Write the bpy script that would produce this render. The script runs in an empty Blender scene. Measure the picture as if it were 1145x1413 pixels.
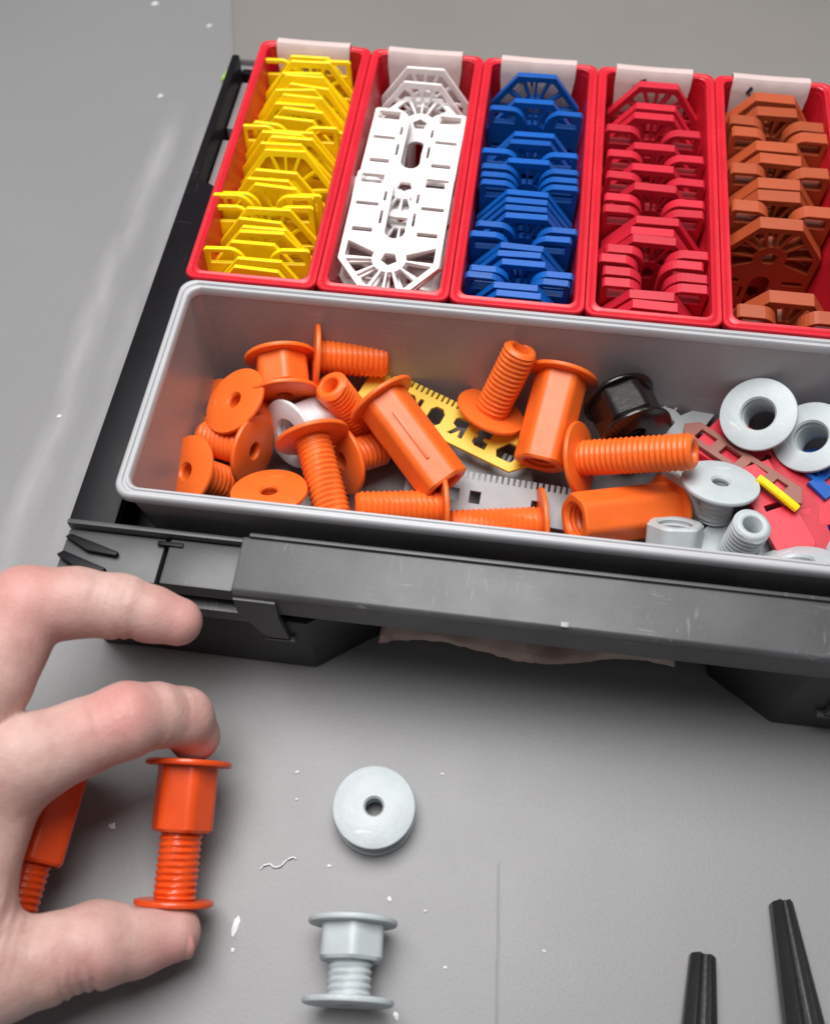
import bpy, bmesh, math, random
import numpy as np
from mathutils import Vector, Matrix, Euler

# ------------------------------------------------------------------ camera, world, lights, exposure
S = 0.001                                    # everything below is written in millimetres
scene = bpy.context.scene
C = scene.collection
rnd = random.Random(7)

cam_d = bpy.data.cameras.new('camera')
cam = bpy.data.objects.new('camera', cam_d)
C.objects.link(cam)
RIGHT = Vector((0.9917, 0.1281, -0.0043)); DOWN = Vector((0.108, -0.8529, -0.5107)); FWD = Vector((-0.0691, 0.5061, -0.8597))
m = Matrix((RIGHT, -DOWN, -FWD)).transposed().to_4x4()
m.translation = Vector((95.27, -200.23, 275.39)) * S
cam.matrix_world = m
cam_d.sensor_fit = 'VERTICAL'; cam_d.sensor_height = 24.0; cam_d.sensor_width = 24.0
cam_d.lens = 24.0 * 1400.0 / 1413.0
cam_d.clip_start = 0.01; cam_d.clip_end = 20
cam_d.dof.use_dof = True; cam_d.dof.focus_distance = 0.285; cam_d.dof.aperture_fstop = 7.5
scene.camera = cam

world = bpy.data.worlds.new('World'); scene.world = world
world.use_nodes = True
bgn = world.node_tree.nodes['Background']
bgn.inputs[0].default_value = (0.93, 0.96, 1.0, 1); bgn.inputs[1].default_value = 0.135

def area(name, loc, target, sx, sy, watts, col=(1, 0.985, 0.975)):
    d = bpy.data.lights.new(name, 'AREA'); d.shape = 'RECTANGLE'; d.size = sx; d.size_y = sy
    d.energy = watts; d.color = col
    o = bpy.data.objects.new(name, d); C.objects.link(o)
    o.location = loc
    o.rotation_euler = (Vector(target) - Vector(loc)).to_track_quat('-Z', 'Y').to_euler()
    return o
area('highlight_lamp', (0.00, 0.055, 0.72), (0.10, -0.09, 0), 0.46, 0.50, 7.4)
area('highlight_lamp', (0.35, 0.55, 0.95), (0.10, 0.0, 0), 0.6, 0.2, 1.6)  # weak extra lamp at the back, added for specular highlights

scene.view_settings.view_transform = 'Standard'; scene.view_settings.look = 'None'
scene.view_settings.exposure = 0.0; scene.view_settings.gamma = 1.0
scene.view_settings.use_curve_mapping = False
scene.render.engine = 'CYCLES'
scene.cycles.use_denoising = True
scene.cycles.max_bounces = 8

# ------------------------------------------------------------------ materials
MATS = {}
def mat(name, col, rough=0.4, vary=0.06, vscale=60, bump=0.0, bscale=400, sss=0.0, spec=0.5, coat=0.0, col2=None, metal=0.0, trans=0.0, scuff=0.0, scol=None, rand=0.0):
    m = bpy.data.materials.new(name); m.use_nodes = True
    nt = m.node_tree; N = nt.nodes; L = nt.links
    b = N['Principled BSDF']
    tc = N.new('ShaderNodeTexCoord')
    n1 = N.new('ShaderNodeTexNoise'); n1.inputs['Scale'].default_value = vscale; n1.inputs['Detail'].default_value = 5
    L.new(tc.outputs['Object'], n1.inputs['Vector'])
    cr = N.new('ShaderNodeValToRGB')
    c2 = col2 or tuple(min(1, c * (1 + vary)) for c in col)
    c1 = tuple(c * (1 - vary) for c in col)
    cr.color_ramp.elements[0].color = (*c1, 1); cr.color_ramp.elements[0].position = 0.3
    cr.color_ramp.elements[1].color = (*c2, 1); cr.color_ramp.elements[1].position = 0.7
    L.new(n1.outputs['Fac'], cr.inputs['Fac']); L.new(cr.outputs['Color'], b.inputs['Base Color'])
    mr = N.new('ShaderNodeMapRange'); mr.inputs['To Min'].default_value = max(0.02, rough - 0.07); mr.inputs['To Max'].default_value = min(1, rough + 0.07)
    n2 = N.new('ShaderNodeTexNoise'); n2.inputs['Scale'].default_value = vscale * 2.7; n2.inputs['Detail'].default_value = 4
    L.new(tc.outputs['Object'], n2.inputs['Vector']); L.new(n2.outputs['Fac'], mr.inputs['Value']); L.new(mr.outputs['Result'], b.inputs['Roughness'])
    if rand:
        oi = N.new('ShaderNodeObjectInfo'); hs = N.new('ShaderNodeHueSaturation')
        rv = N.new('ShaderNodeMapRange'); rv.inputs['To Min'].default_value = 1 - rand; rv.inputs['To Max'].default_value = 1 + rand * .6
        L.new(oi.outputs['Random'], rv.inputs['Value']); L.new(rv.outputs[0], hs.inputs['Value'])
        L.new(cr.outputs['Color'], hs.inputs['Color']); cr = hs; L.new(hs.outputs['Color'], b.inputs['Base Color'])
    if scuff:
        prev = cr.outputs['Color']
        for sc_ in ((1, .12, 1), (.14, 1, 1)):
            mp = N.new('ShaderNodeMapping'); mp.inputs['Scale'].default_value = sc_; mp.inputs['Rotation'].default_value = (0.2, 0.1, 0.35)
            L.new(tc.outputs['Object'], mp.inputs['Vector'])
            ns = N.new('ShaderNodeTexNoise'); ns.inputs['Scale'].default_value = 900; ns.inputs['Detail'].default_value = 3
            L.new(mp.outputs[0], ns.inputs['Vector'])
            nb = N.new('ShaderNodeTexNoise'); nb.inputs['Scale'].default_value = 55; nb.inputs['Detail'].default_value = 2
            L.new(tc.outputs['Object'], nb.inputs['Vector'])
            r1 = N.new('ShaderNodeMapRange'); r1.inputs['From Min'].default_value = .62; r1.inputs['From Max'].default_value = .70; r1.inputs['To Max'].default_value = scuff
            L.new(ns.outputs['Fac'], r1.inputs['Value'])
            r2 = N.new('ShaderNodeMapRange'); r2.inputs['From Min'].default_value = .48; r2.inputs['From Max'].default_value = .62
            L.new(nb.outputs['Fac'], r2.inputs['Value'])
            ml = N.new('ShaderNodeMath'); ml.operation = 'MULTIPLY'; L.new(r1.outputs[0], ml.inputs[0]); L.new(r2.outputs[0], ml.inputs[1])
            mx = N.new('ShaderNodeMix'); mx.data_type = 'RGBA'; mx.inputs['B'].default_value = (*(scol or tuple(min(.9, c * 1.6 + .08) for c in col)), 1)
            L.new(prev, mx.inputs['A']); L.new(ml.outputs[0], mx.inputs['Factor']); prev = mx.outputs['Result']
        L.new(prev, b.inputs['Base Color'])
    b.inputs['Specular IOR Level'].default_value = spec
    b.inputs['Metallic'].default_value = metal
    b.inputs['Coat Weight'].default_value = coat
    if sss:
        b.inputs['Subsurface Weight'].default_value = sss
        b.inputs['Subsurface Radius'].default_value = (1, 0.5, 0.3); b.inputs['Subsurface Scale'].default_value = 0.0015
    if trans: b.inputs['Transmission Weight'].default_value = trans
    if bump:
        n3 = N.new('ShaderNodeTexNoise'); n3.inputs['Scale'].default_value = bscale; n3.inputs['Detail'].default_value = 3
        L.new(tc.outputs['Object'], n3.inputs['Vector'])
        bp = N.new('ShaderNodeBump'); bp.inputs['Strength'].default_value = bump; bp.inputs['Distance'].default_value = 0.0004
        L.new(n3.outputs['Fac'], bp.inputs['Height']); L.new(bp.outputs['Normal'], b.inputs['Normal'])
    MATS[name] = m
    return m
mat('orange', (0.90, 0.155, 0.020), 0.40, 0.07, 110, 0.06, 700, sss=0.05, scuff=.3, rand=.05)
mat('orange_shaded', (0.74, 0.075, 0.010), 0.25, 0.07, 110, 0.05, 700, sss=0.05, scuff=.3)  # redder copy of orange: lighting on the held connectors put into the colour
mat('pale_grey', (0.50, 0.55, 0.565), 0.42, 0.07, 120, 0.2, 700, scuff=.35)
mat('white_grey', (0.70, 0.71, 0.74), 0.40, 0.05, 90, 0.15, 500)
mat('black_gloss', (0.010, 0.006, 0.006), 0.22, 0.1, 60, 0.1, 400)
mat('red_bin', (0.62, 0.012, 0.028), 0.34, 0.10, 40, 0.1, 300, sss=0.1, scuff=.25)
mat('grey_bin', (0.325, 0.303, 0.312), 0.34, 0.10, 25, 0.12, 260, scuff=.22)
mat('grey_rim', (0.45, 0.45, 0.468), 0.33, 0.05, 40, 0.08, 300)
mat('black_plastic', (0.014, 0.013, 0.014), 0.42, 0.15, 40, 0.25, 900)
mat('case_black', (0.007, 0.006, 0.008), 0.42, 0.15, 30, 0.05, 1400, spec=0.16, scuff=.2)
mat('charcoal', (0.072, 0.073, 0.077), 0.40, 0.22, 45, 0.06, 1400, scuff=.55)
mat('dark_grey', (0.07, 0.07, 0.073), 0.42, 0.2, 45, 0.06, 1400, scuff=.5)
mat('lit_ledge_grey', (0.24, 0.22, 0.215), 0.5, 0.15, 40)  # paler than the case: reflected light put into the colour
mat('yellow', (1.0, 0.70, 0.002), 0.42, 0.03, 80, 0.1, 400, sss=0.5, rand=.05)
mat('white', (0.82, 0.78, 0.775), 0.42, 0.03, 80, 0.08, 400, sss=0.35, rand=.05)
mat('blue', (0.004, 0.10, 0.44), 0.34, 0.1, 80, 0.1, 400, rand=.14)
mat('red', (0.60, 0.018, 0.040), 0.38, 0.08, 80, 0.1, 400, sss=0.1, rand=.14)
mat('brown', (0.43, 0.080, 0.026), 0.40, 0.08, 80, 0.1, 400, sss=0.1, rand=.12)
mat('strip_grey', (0.34, 0.35, 0.36), 0.45, 0.08, 80, 0.1, 400)
mat('strip_yellow', (0.82, 0.55, 0.045), 0.42, 0.06, 80, 0.1, 400)
mat('rose_brown', (0.30, 0.115, 0.09), 0.45, 0.1, 80)
mat('paper', (0.62, 0.49, 0.47), 0.65, 0.07, 120, 0.2, 600)
mat('ink', (0.012, 0.012, 0.02), 0.6)
mat('wrapper', (0.72, 0.46, 0.40), 0.4, 0.18, 40, 0.1, 500, col2=(0.85, 0.70, 0.60))
mat('lime', (0.35, 0.62, 0.05), 0.5)
mat('fleck', (0.85, 0.85, 0.85), 0.6, 0.05, 300)
mat('rod_black', (0.016, 0.016, 0.017), 0.45, 0.2, 50, 0.3, 700)
mat('taupe', (0.24, 0.226, 0.212), 0.32, 0.06, 9, 0.1, 200)
mat('nail', (0.62, 0.30, 0.26), 0.3, 0.06, 200, sss=0.2)

def table_mat():
    m = bpy.data.materials.new('table_grey'); m.use_nodes = True
    nt = m.node_tree; N = nt.nodes; L = nt.links; b = N['Principled BSDF']
    tc = N.new('ShaderNodeTexCoord')
    def noise(scale, detail, vec=None, rough=0.5):
        n = N.new('ShaderNodeTexNoise'); n.inputs['Scale'].default_value = scale; n.inputs['Detail'].default_value = detail; n.inputs['Roughness'].default_value = rough
        L.new(vec or tc.outputs['Object'], n.inputs['Vector']); return n.outputs['Fac']
    def math_(op, a, bb, clamp=False):
        n = N.new('ShaderNodeMath'); n.operation = op; n.use_clamp = clamp
        for i, v in enumerate((a, bb)):
            if isinstance(v, (int, float)): n.inputs[i].default_value = v
            else: L.new(v, n.inputs[i])
        return n.outputs[0]
    def maprange(v, a, bb, c, d):
        n = N.new('ShaderNodeMapRange'); n.clamp = True
        L.new(v, n.inputs['Value']); n.inputs['From Min'].default_value = a; n.inputs['From Max'].default_value = bb
        n.inputs['To Min'].default_value = c; n.inputs['To Max'].default_value = d; return n.outputs['Result']
    sep = N.new('ShaderNodeSeparateXYZ'); L.new(tc.outputs['Object'], sep.inputs[0])
    X, Y = sep.outputs[0], sep.outputs[1]
    big = noise(6, 4); fine = noise(900, 3)
    base = math_('ADD', maprange(big, 0.3, 0.7, 0.246, 0.264), maprange(fine, 0.3, 0.7, -0.008, 0.008))
    # lighter streaks running along the table to the left of the case
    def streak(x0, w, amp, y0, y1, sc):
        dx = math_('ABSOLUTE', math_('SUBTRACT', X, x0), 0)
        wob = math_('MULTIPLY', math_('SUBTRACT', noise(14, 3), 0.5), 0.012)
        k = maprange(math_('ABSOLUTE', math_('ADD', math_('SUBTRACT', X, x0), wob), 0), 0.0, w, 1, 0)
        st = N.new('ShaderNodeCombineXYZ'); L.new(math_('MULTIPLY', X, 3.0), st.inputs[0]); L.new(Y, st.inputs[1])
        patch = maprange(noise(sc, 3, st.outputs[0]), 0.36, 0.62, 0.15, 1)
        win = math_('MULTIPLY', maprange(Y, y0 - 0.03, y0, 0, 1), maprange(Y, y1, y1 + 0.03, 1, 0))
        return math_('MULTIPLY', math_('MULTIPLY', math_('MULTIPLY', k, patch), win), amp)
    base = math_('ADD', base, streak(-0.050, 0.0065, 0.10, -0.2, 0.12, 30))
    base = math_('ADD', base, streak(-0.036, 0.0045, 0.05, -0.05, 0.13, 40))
    # fine scratch in the foreground
    ln = math_('ADD', math_('SUBTRACT', X, 0.1085), math_('MULTIPLY', math_('ADD', Y, 0.1412), 0.074))
    wob2 = math_('MULTIPLY', math_('SUBTRACT', noise(60, 2), 0.5), 0.0009)
    sc = maprange(math_('ABSOLUTE', math_('ADD', ln, wob2), 0), 0.00015, 0.0007, 1, 0)
    sc = math_('MULTIPLY', sc, maprange(Y, -0.143, -0.140, 1, 0))
    base = math_('SUBTRACT', base, math_('MULTIPLY', sc, 0.07))
    # faint cloudy smears
    sm = maprange(noise(26, 5, None, 0.65), 0.58, 0.8, 0, 0.012)
    base = math_('ADD', base, sm)
    dust = maprange(noise(1900, 2), 0.735, 0.77, 0, 0.22)
    base = math_('ADD', base, math_('MULTIPLY', dust, maprange(noise(30, 3), 0.42, 0.6, 0.15, 1)))
    cmb = N.new('ShaderNodeCombineColor')
    L.new(base, cmb.inputs[0]); L.new(math_('MULTIPLY', base, 0.985), cmb.inputs[1]); L.new(math_('MULTIPLY', base, 1.0), cmb.inputs[2])
    L.new(cmb.outputs[0], b.inputs['Base Color'])
    L.new(maprange(noise(40, 4), 0.3, 0.7, 0.41, 0.46), b.inputs['Roughness'])
    bp = N.new('ShaderNodeBump'); bp.inputs['Strength'].default_value = 0.12; bp.inputs['Distance'].default_value = 0.0003
    L.new(noise(1300, 2), bp.inputs['Height']); L.new(bp.outputs['Normal'], b.inputs['Normal'])
    MATS['table'] = m
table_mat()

def skin_mat():
    m = bpy.data.materials.new('skin'); m.use_nodes = True
    nt = m.node_tree; N = nt.nodes; L = nt.links; b = N['Principled BSDF']
    tc = N.new('ShaderNodeTexCoord')
    at = N.new('ShaderNodeAttribute'); at.attribute_name = 'flush'
    n1 = N.new('ShaderNodeTexNoise'); n1.inputs['Scale'].default_value = 95; n1.inputs['Detail'].default_value = 8; n1.inputs['Roughness'].default_value = 0.62
    L.new(tc.outputs['Object'], n1.inputs['Vector'])
    cr = N.new('ShaderNodeValToRGB'); e = cr.color_ramp.elements
    e[0].color = (0.49, 0.285, 0.245, 1); e[0].position = 0.34; e[1].color = (0.63, 0.425, 0.375, 1); e[1].position = 0.66
    L.new(n1.outputs['Fac'], cr.inputs['Fac'])
    mx = N.new('ShaderNodeMix'); mx.data_type = 'RGBA'; mx.inputs['B'].default_value = (0.62, 0.245, 0.225, 1)
    L.new(cr.outputs['Color'], mx.inputs['A']); L.new(at.outputs['Fac'], mx.inputs['Factor'])
    L.new(mx.outputs['Result'], b.inputs['Base Color'])
    b.inputs['Roughness'].default_value = 0.52; b.inputs['Specular IOR Level'].default_value = 0.4
    b.inputs['Subsurface Weight'].default_value = 0.25; b.inputs['Subsurface Radius'].default_value = (1, 0.35, 0.2); b.inputs['Subsurface Scale'].default_value = 0.002
    v = N.new('ShaderNodeTexVoronoi'); v.inputs['Scale'].default_value = 800; v.feature = 'DISTANCE_TO_EDGE'
    n2 = N.new('ShaderNodeTexNoise'); n2.inputs['Scale'].default_value = 420; n2.inputs['Detail'].default_value = 4
    L.new(tc.outputs['Object'], v.inputs['Vector']); L.new(tc.outputs['Object'], n2.inputs['Vector'])
    ad = N.new('ShaderNodeMath'); ad.operation = 'MULTIPLY_ADD'; ad.inputs[1].default_value = 0.8
    L.new(v.outputs['Distance'], ad.inputs[0]); L.new(n2.outputs['Fac'], ad.inputs[2])
    bp = N.new('ShaderNodeBump'); bp.inputs['Strength'].default_value = 0.22; bp.inputs['Distance'].default_value = 0.0005
    L.new(ad.outputs[0], bp.inputs['Height']); L.new(bp.outputs['Normal'], b.inputs['Normal'])
    MATS['skin'] = m
skin_mat()

# ------------------------------------------------------------------ helpers
def tag(o, label=None, cat=None, group=None, kind=None):
    if label: o['label'] = label
    if cat: o['category'] = cat
    if group: o['group'] = group
    if kind: o['kind'] = kind
    return o
def me_from(name, verts, faces, material, smooth=True, angle=35):
    me = bpy.data.meshes.new(name)
    me.from_pydata([(v[0] * S, v[1] * S, v[2] * S) for v in verts], [], faces)
    me.update()
    bm = bmesh.new(); bm.from_mesh(me)
    bmesh.ops.recalc_face_normals(bm, faces=bm.faces); bm.to_mesh(me); bm.free()
    if smooth:
        me.shade_smooth(); me.set_sharp_from_angle(angle=math.radians(angle))
    me.materials.append(MATS[material])
    return me
def obj(name, me, parent=None, loc=None):
    o = bpy.data.objects.new(name, me); C.objects.link(o)
    if parent: o.parent = parent
    if loc is not None: o.location = Vector(loc) * S
    return o
def empty(name, loc=(0, 0, 0), rot=None):
    o = bpy.data.objects.new(name, None); C.objects.link(o); o.location = Vector(loc) * S
    o.empty_display_size = 0.005
    if rot is not None: o.rotation_euler = rot
    return o
def lathe(profile, n=32, closed=True):
    """profile: (r, z) or (func(angle), z); revolved about z"""
    V, F = [], []
    for r, z in profile:
        for i in range(n):
            a = 2 * math.pi * i / n
            rr = r(a) if callable(r) else r
            zz = z(a) if callable(z) else z
            V.append((rr * math.cos(a), rr * math.sin(a), zz))
    k = len(profile)
    for j in range(k if closed else k - 1):
        a0 = j * n; b0 = ((j + 1) % k) * n
        for i in range(n):
            i2 = (i + 1) % n
            F.append((a0 + i, a0 + i2, b0 + i2, b0 + i))
    return V, F
def rrect(x0, x1, y0, y1, r, z, n=5):
    out = []
    for cx, cy, a0 in ((x1 - r, y1 - r, 0), (x0 + r, y1 - r, 90), (x0 + r, y0 + r, 180), (x1 - r, y0 + r, 270)):
        for i in range(n + 1):
            a = math.radians(a0 + 90 * i / n)
            out.append((cx + r * math.cos(a), cy + r * math.sin(a), z))
    return out
def loft(loops, cap0=False, cap1=False, closed=False):
    V = [v for l in loops for v in l]; n = len(loops[0]); F = []
    k = len(loops)
    for j in range(k if closed else k - 1):
        b = ((j + 1) % k) * n
        for i in range(n):
            i2 = (i + 1) % n
            F.append((j * n + i, j * n + i2, b + i2, b + i))
    if cap0: F.append(tuple(range(n)))
    if cap1: F.append(tuple(range((k - 1) * n, k * n)))
    return V, F
def bevel_mesh(me, w, seg=2):
    bm = bmesh.new(); bm.from_mesh(me)
    bmesh.ops.bevel(bm, geom=[e for e in bm.edges if e.calc_face_angle(0) > 0.5], offset=w * S, segments=seg, affect='EDGES', profile=0.6)
    bm.to_mesh(me); bm.free()
    me.shade_smooth(); me.set_sharp_from_angle(angle=math.radians(40))
    return me
def prism(poly, z0, z1, material, bev=0.6, name='part', axis='z'):
    """polygon in xy extruded in z (axis z); polygon in yz extruded in x (axis x)"""
    n = len(poly)
    if axis == 'z': V = [(p[0], p[1], z0) for p in poly] + [(p[0], p[1], z1) for p in poly]
    else: V = [(z0, p[0], p[1]) for p in poly] + [(z1, p[0], p[1]) for p in poly]
    F = [tuple(range(n)), tuple(range(n, 2 * n))] + [(i, (i + 1) % n, n + (i + 1) % n, n + i) for i in range(n)]
    me = me_from(name, V, F, material)
    if bev: bevel_mesh(me, bev)
    return me
def box(x0, x1, y0, y1, z0, z1, material, bev=0.6):
    return prism([(x0, y0), (x1, y0), (x1, y1), (x0, y1)], z0, z1, material, bev)
def plate(name, outer, holes, thick, material, bev=0.12):
    """flat plate with real openings: xy outline, thickness along z, centred"""
    cu = bpy.data.curves.new(name, 'CURVE'); cu.dimensions = '2D'; cu.fill_mode = 'BOTH'
    cu.extrude = (thick / 2 - bev) * S; cu.bevel_depth = bev * S; cu.bevel_resolution = 0
    for loop in [outer] + holes:
        sp = cu.splines.new('POLY'); sp.points.add(len(loop) - 1); sp.use_cyclic_u = True
        for p, q in zip(sp.points, loop): p.co = (q[0] * S, q[1] * S, 0, 1)
    o = bpy.data.objects.new(name, cu); C.objects.link(o)
    dg = bpy.context.evaluated_depsgraph_get(); dg.update()
    me = bpy.data.meshes.new_from_object(o.evaluated_get(dg))
    bpy.data.objects.remove(o); bpy.data.curves.remove(cu)
    bm = bmesh.new(); bm.from_mesh(me); bmesh.ops.remove_doubles(bm, verts=bm.verts, dist=1e-7); bm.to_mesh(me); bm.free()
    me.name = name; me.materials.clear(); me.materials.append(MATS[material])
    me.shade_flat()
    return me
def orient(o, axis, roll=0.0, loc=None):
    a = Vector(axis).normalized()
    q = a.to_track_quat('Z', 'Y')
    mw = q.to_matrix().to_4x4() @ Matrix.Rotation(roll, 4, 'Z')
    if loc is not None: mw.translation = Vector(loc) * S
    o.matrix_world = mw
ORD = ['first', 'second', 'third', 'fourth', 'fifth', 'sixth', 'seventh', 'eighth', 'ninth', 'tenth', 'eleventh', 'twelfth', 'thirteenth', 'fourteenth', 'fifteenth',
       'sixteenth', 'seventeenth', 'eighteenth', 'nineteenth', 'twentieth', 'twenty-first', 'twenty-second', 'twenty-third', 'twenty-fourth', 'twenty-fifth', 'twenty-sixth'] + ['twenty-' + x for x in ('seventh', 'eighth', 'ninth')] + ['thirtieth'] + ['thirty-' + x for x in ('first', 'second', 'third', 'fourth', 'fifth', 'sixth')]

# ------------------------------------------------------------------ setting
def table():
    V = [(-700, -520, 0), (900, -520, 0), (900, 700, 0), (-700, 700, 0), (-700, -520, -18), (900, -520, -18), (900, 700, -18), (-700, 700, -18)]
    F = [(0, 1, 2, 3), (4, 5, 6, 7), (0, 1, 5, 4), (1, 2, 6, 5), (2, 3, 7, 6), (3, 0, 4, 7)]
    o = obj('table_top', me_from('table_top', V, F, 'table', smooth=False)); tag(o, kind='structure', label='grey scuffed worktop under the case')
table()
b_o = obj('board', prism([(-31.5, 173), (420, 173), (420, 520), (-118, 520)], 0.4, 3.0, 'taupe', 0.6))
tag(b_o, 'taupe board lying flat on the table behind the case', 'board')
t_o = obj('tape_tab', prism([(-34.5, 160.5), (-30, 160), (-29.5, 167), (-33, 168.5)], 0.4, 2.2, 'lime', 0.15))
tag(t_o, 'small lime green tab sticking out behind the case corner', 'tape')

# ------------------------------------------------------------------ organiser case
case = empty('organiser_case', (0, 0, 0))
tag(case, 'open black plastic organiser case holding the red and grey bins', 'case')
obj('floor_panel', box(-12, 244, -79, 113.8, 2.6, 4.2, 'case_black', 0.3), case)
obj('side_wall', box(-13.2, -10.4, -78, 117.5, 4.4, 45.5, 'case_black', 0.8), case)
obj('back_wall', box(-10.2, 244, 114.4, 117.4, 4.4, 40, 'case_black', 0.8), case)
obj('front_wall', box(-10.2, 244, -79.8, -77.6, 4.4, 42, 'dark_grey', 0.4), case)
obj('side_rail', prism([(-12.9, -79), (-0.6, -79), (-0.6, 47), (-5, 50), (-10.2, 52), (-12.9, 52)], 42.2, 46.0, 'case_black', 0.7), case)
obj('lit_ledge', box(-10.0, -1.6, 56, 82, 4.4, 37, 'lit_ledge_grey', 0.6), case)  # added spacers; grey imitates light reflecting on a ledge in the side gap
obj('lit_ledge', box(-10.0, -1.6, 88, 113.4, 4.4, 37, 'lit_ledge_grey', 0.6), case)
# front ledge, left of the bar
obj('ledge', box(-12.9, 13.3, -93.2, -80.2, 38.5, 43.6, 'dark_grey', 0.5), case)
obj('ledge', box(14.6, 33.6, -93.2, -80.2, 38.5, 44.2, 'charcoal', 0.6), case)
obj('ledge_lip', box(-13.0, 34, -80.0, -78.6, 42.0, 46.4, 'charcoal', 0.4), case)
obj('notch_rib', prism([(-12.6, -83.4), (-11.2, -82.4), (2.4, -86.2), (2.0, -87.4), (-6, -86.8)], 43.8, 45.4, 'case_black', 0.3), case)
obj('notch_rib', prism([(-12.9, -89.2), (-11.4, -87.9), (0.8, -91.6), (0.2, -92.6), (-7.5, -92.2)], 43.8, 46.2, 'case_black', 0.3), case)
obj('groove_cap', box(11.6, 18.4, -82.6, -81.4, 43.9, 44.9, 'case_black', 0.2), case)
obj('ledge_step', box(-9.8, 37, -95.2, -90.4, 30.5, 35.6, 'charcoal', 0.5), case)
# bar along the front
obj('latch_bar', prism([(-94.6, 36.2), (-94.8, 45.6), (-93.8, 47.0), (-79.6, 48.4), (-78.9, 47.6), (-78.9, 38), (-84, 36.2)], 34.2, 246, 'charcoal', 0.5, axis='x'), case)
obj('bar_lip', box(36, 246, -79.6, -78.5, 48.2, 49.3, 'charcoal', 0.3), case)
obj('bar_rivet', box(116.4, 118.4, -94.0, -92.6, 46.9, 47.7, 'strip_grey', 0.3), case)
hk = obj('latch_hook', prism([(34.5, 44.5), (34.5, 37), (40.2, 23), (46.6, 23), (45.2, 36.0), (45.2, 44.5)], 0, 1, 'charcoal', 0, axis='z'), case)
hk.data.transform(Matrix(((1, 0, 0, 0), (0, 0, 1.5, -95.5 * S), (0, 1, 0, 0), (0, 0, 0, 1))))
hb = obj('hook_seat', box(39.2, 48.0, -95.4, -93.4, 20.6, 21.8, 'charcoal', 0.3), case)
hk2 = obj('latch_hook', box(190.6, 200, -95.6, -93.4, 14.5, 36, 'dark_grey', 0.5), case)
obj('hook_seat', box(189, 204, -95.5, -93.4, 12.2, 13.6, 'charcoal', 0.3), case)
obj('front_foot', prism([(-12.4, -92.3), (-10.8, -93.8), (51.5, -93.8), (76, -76.0), (76, -62), (-12.4, -62)], 0.3, 30.2, 'black_plastic', 1.0), case)
obj('front_foot', prism([(163, -82), (180.5, -93.8), (246, -93.8), (246, -62), (163, -62)], 0.3, 36, 'black_plastic', 1.0), case)
obj('rear_foot', box(-10, 60, 86, 112, 0.3, 2.5, 'black_plastic', 0.4), case)
obj('rear_foot', box(170, 242, 86, 112, 0.3, 2.5, 'black_plastic', 0.4), case)

# crumpled wrapper caught under the front of the case
def wrapper():
    V, F = [], []; nx, ny = 46, 12; r = random.Random(3)
    for j in range(ny):
        for i in range(nx):
            u = i / (nx - 1); v = j / (ny - 1)
            x = 69 + 85 * u + r.uniform(-.7, .7); y = -84.6 + 20 * v + 2.0 * math.sin(u * 9) * (1 - v) + r.uniform(-.25, .25) + 2.4 * u
            z = 2.2 + 8.5 * (v ** .7) * (0.55 + .25 * math.sin(u * 17 + v * 3) + .2 * math.sin(u * 41)) + r.uniform(-.25, .25)
            if i in (0, 1): y -= 1.0; z += 2.0
            V.append((x, y, max(.6, z)))
    for j in range(ny - 1):
        for i in range(nx - 1):
            F.append((j * nx + i, j * nx + i + 1, (j + 1) * nx + i + 1, (j + 1) * nx + i))
    o = obj('wrapper', me_from('wrapper', V, F, 'wrapper', True, 20))
    md = o.modifiers.new('thick', 'SOLIDIFY'); md.thickness = 0.0004
    tag(o, 'crumpled pinkish tan wrapper tucked under the front of the case', 'wrapper')
wrapper()

# ------------------------------------------------------------------ bins
def bin_meshes():
    x0, x1, y0, y1 = 0.0, 39.0, 0.5, 113.0
    def L(d, z, r): return rrect(x0 + d, x1 - d, y0 + d, y1 - d, r, z)
    V, F = loft([L(4.5, 4.6, 3), L(1.7, 52.4, 3.2), L(1.75, 53.6, 3.2), L(3.1, 53.6, 2.8), L(3.1, 51, 2.8), L(5.6, 6.0, 2.4)], cap0=True, cap1=True)
    body = me_from('bin_body', V, F, 'red_bin')
    V, F = loft([L(1.9, 53.2, 3), L(0.06, 53.2, 3.0), L(0.06, 55.0, 3.0), L(0.3, 55.35, 3.0), L(1.1, 55.4, 2.9), L(1.5, 55.15, 2.8), L(1.9, 55.5, 2.8), L(2.7, 55.6, 2.7), L(3.0, 55.3, 2.6), L(3.05, 53.2, 2.7)], closed=True)
    rim = me_from('bin_rim', V, F, 'red_bin')
    return body, rim
bin_body, bin_rim = bin_meshes()
def ribbon(path, th, x0, x1, material, bow=0.0):
    n = len(path); A, B = [], []
    for i in range(n):
        p0 = path[max(i - 1, 0)]; p1 = path[min(i + 1, n - 1)]
        d = Vector((p1[0] - p0[0], p1[1] - p0[1])).normalized(); nn = Vector((-d.y, d.x))
        A.append(path[i]); B.append((path[i][0] + nn.x * th, path[i][1] + nn.y * th))
    V = []; nx = 9
    for k in range(nx):
        u = k / (nx - 1); x = x0 + (x1 - x0) * u
        for (y, z) in A + B: V.append((x + (1.2 if z < 50 else 0) * (0.5 - u), y - bow * math.sin(math.pi * u), z))
    F = []; mrow = 2 * n
    for k in range(nx - 1):
        a = k * mrow; b = a + mrow
        for i in range(n - 1):
            F.append((a + i, a + i + 1, b + i + 1, b + i)); F.append((a + n + i, a + n + i + 1, b + n + i + 1, b + n + i))
        F.append((a, b, b + n, a + n)); F.append((a + n - 1, b + n - 1, b + 2 * n - 1, a + 2 * n - 1))
    for k in (0, nx - 1):
        a = k * mrow
        for i in range(n - 1): F.append((a + i, a + i + 1, a + n + i + 1, a + n + i))
    return me_from('label_sleeve', V, F, material)
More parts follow.
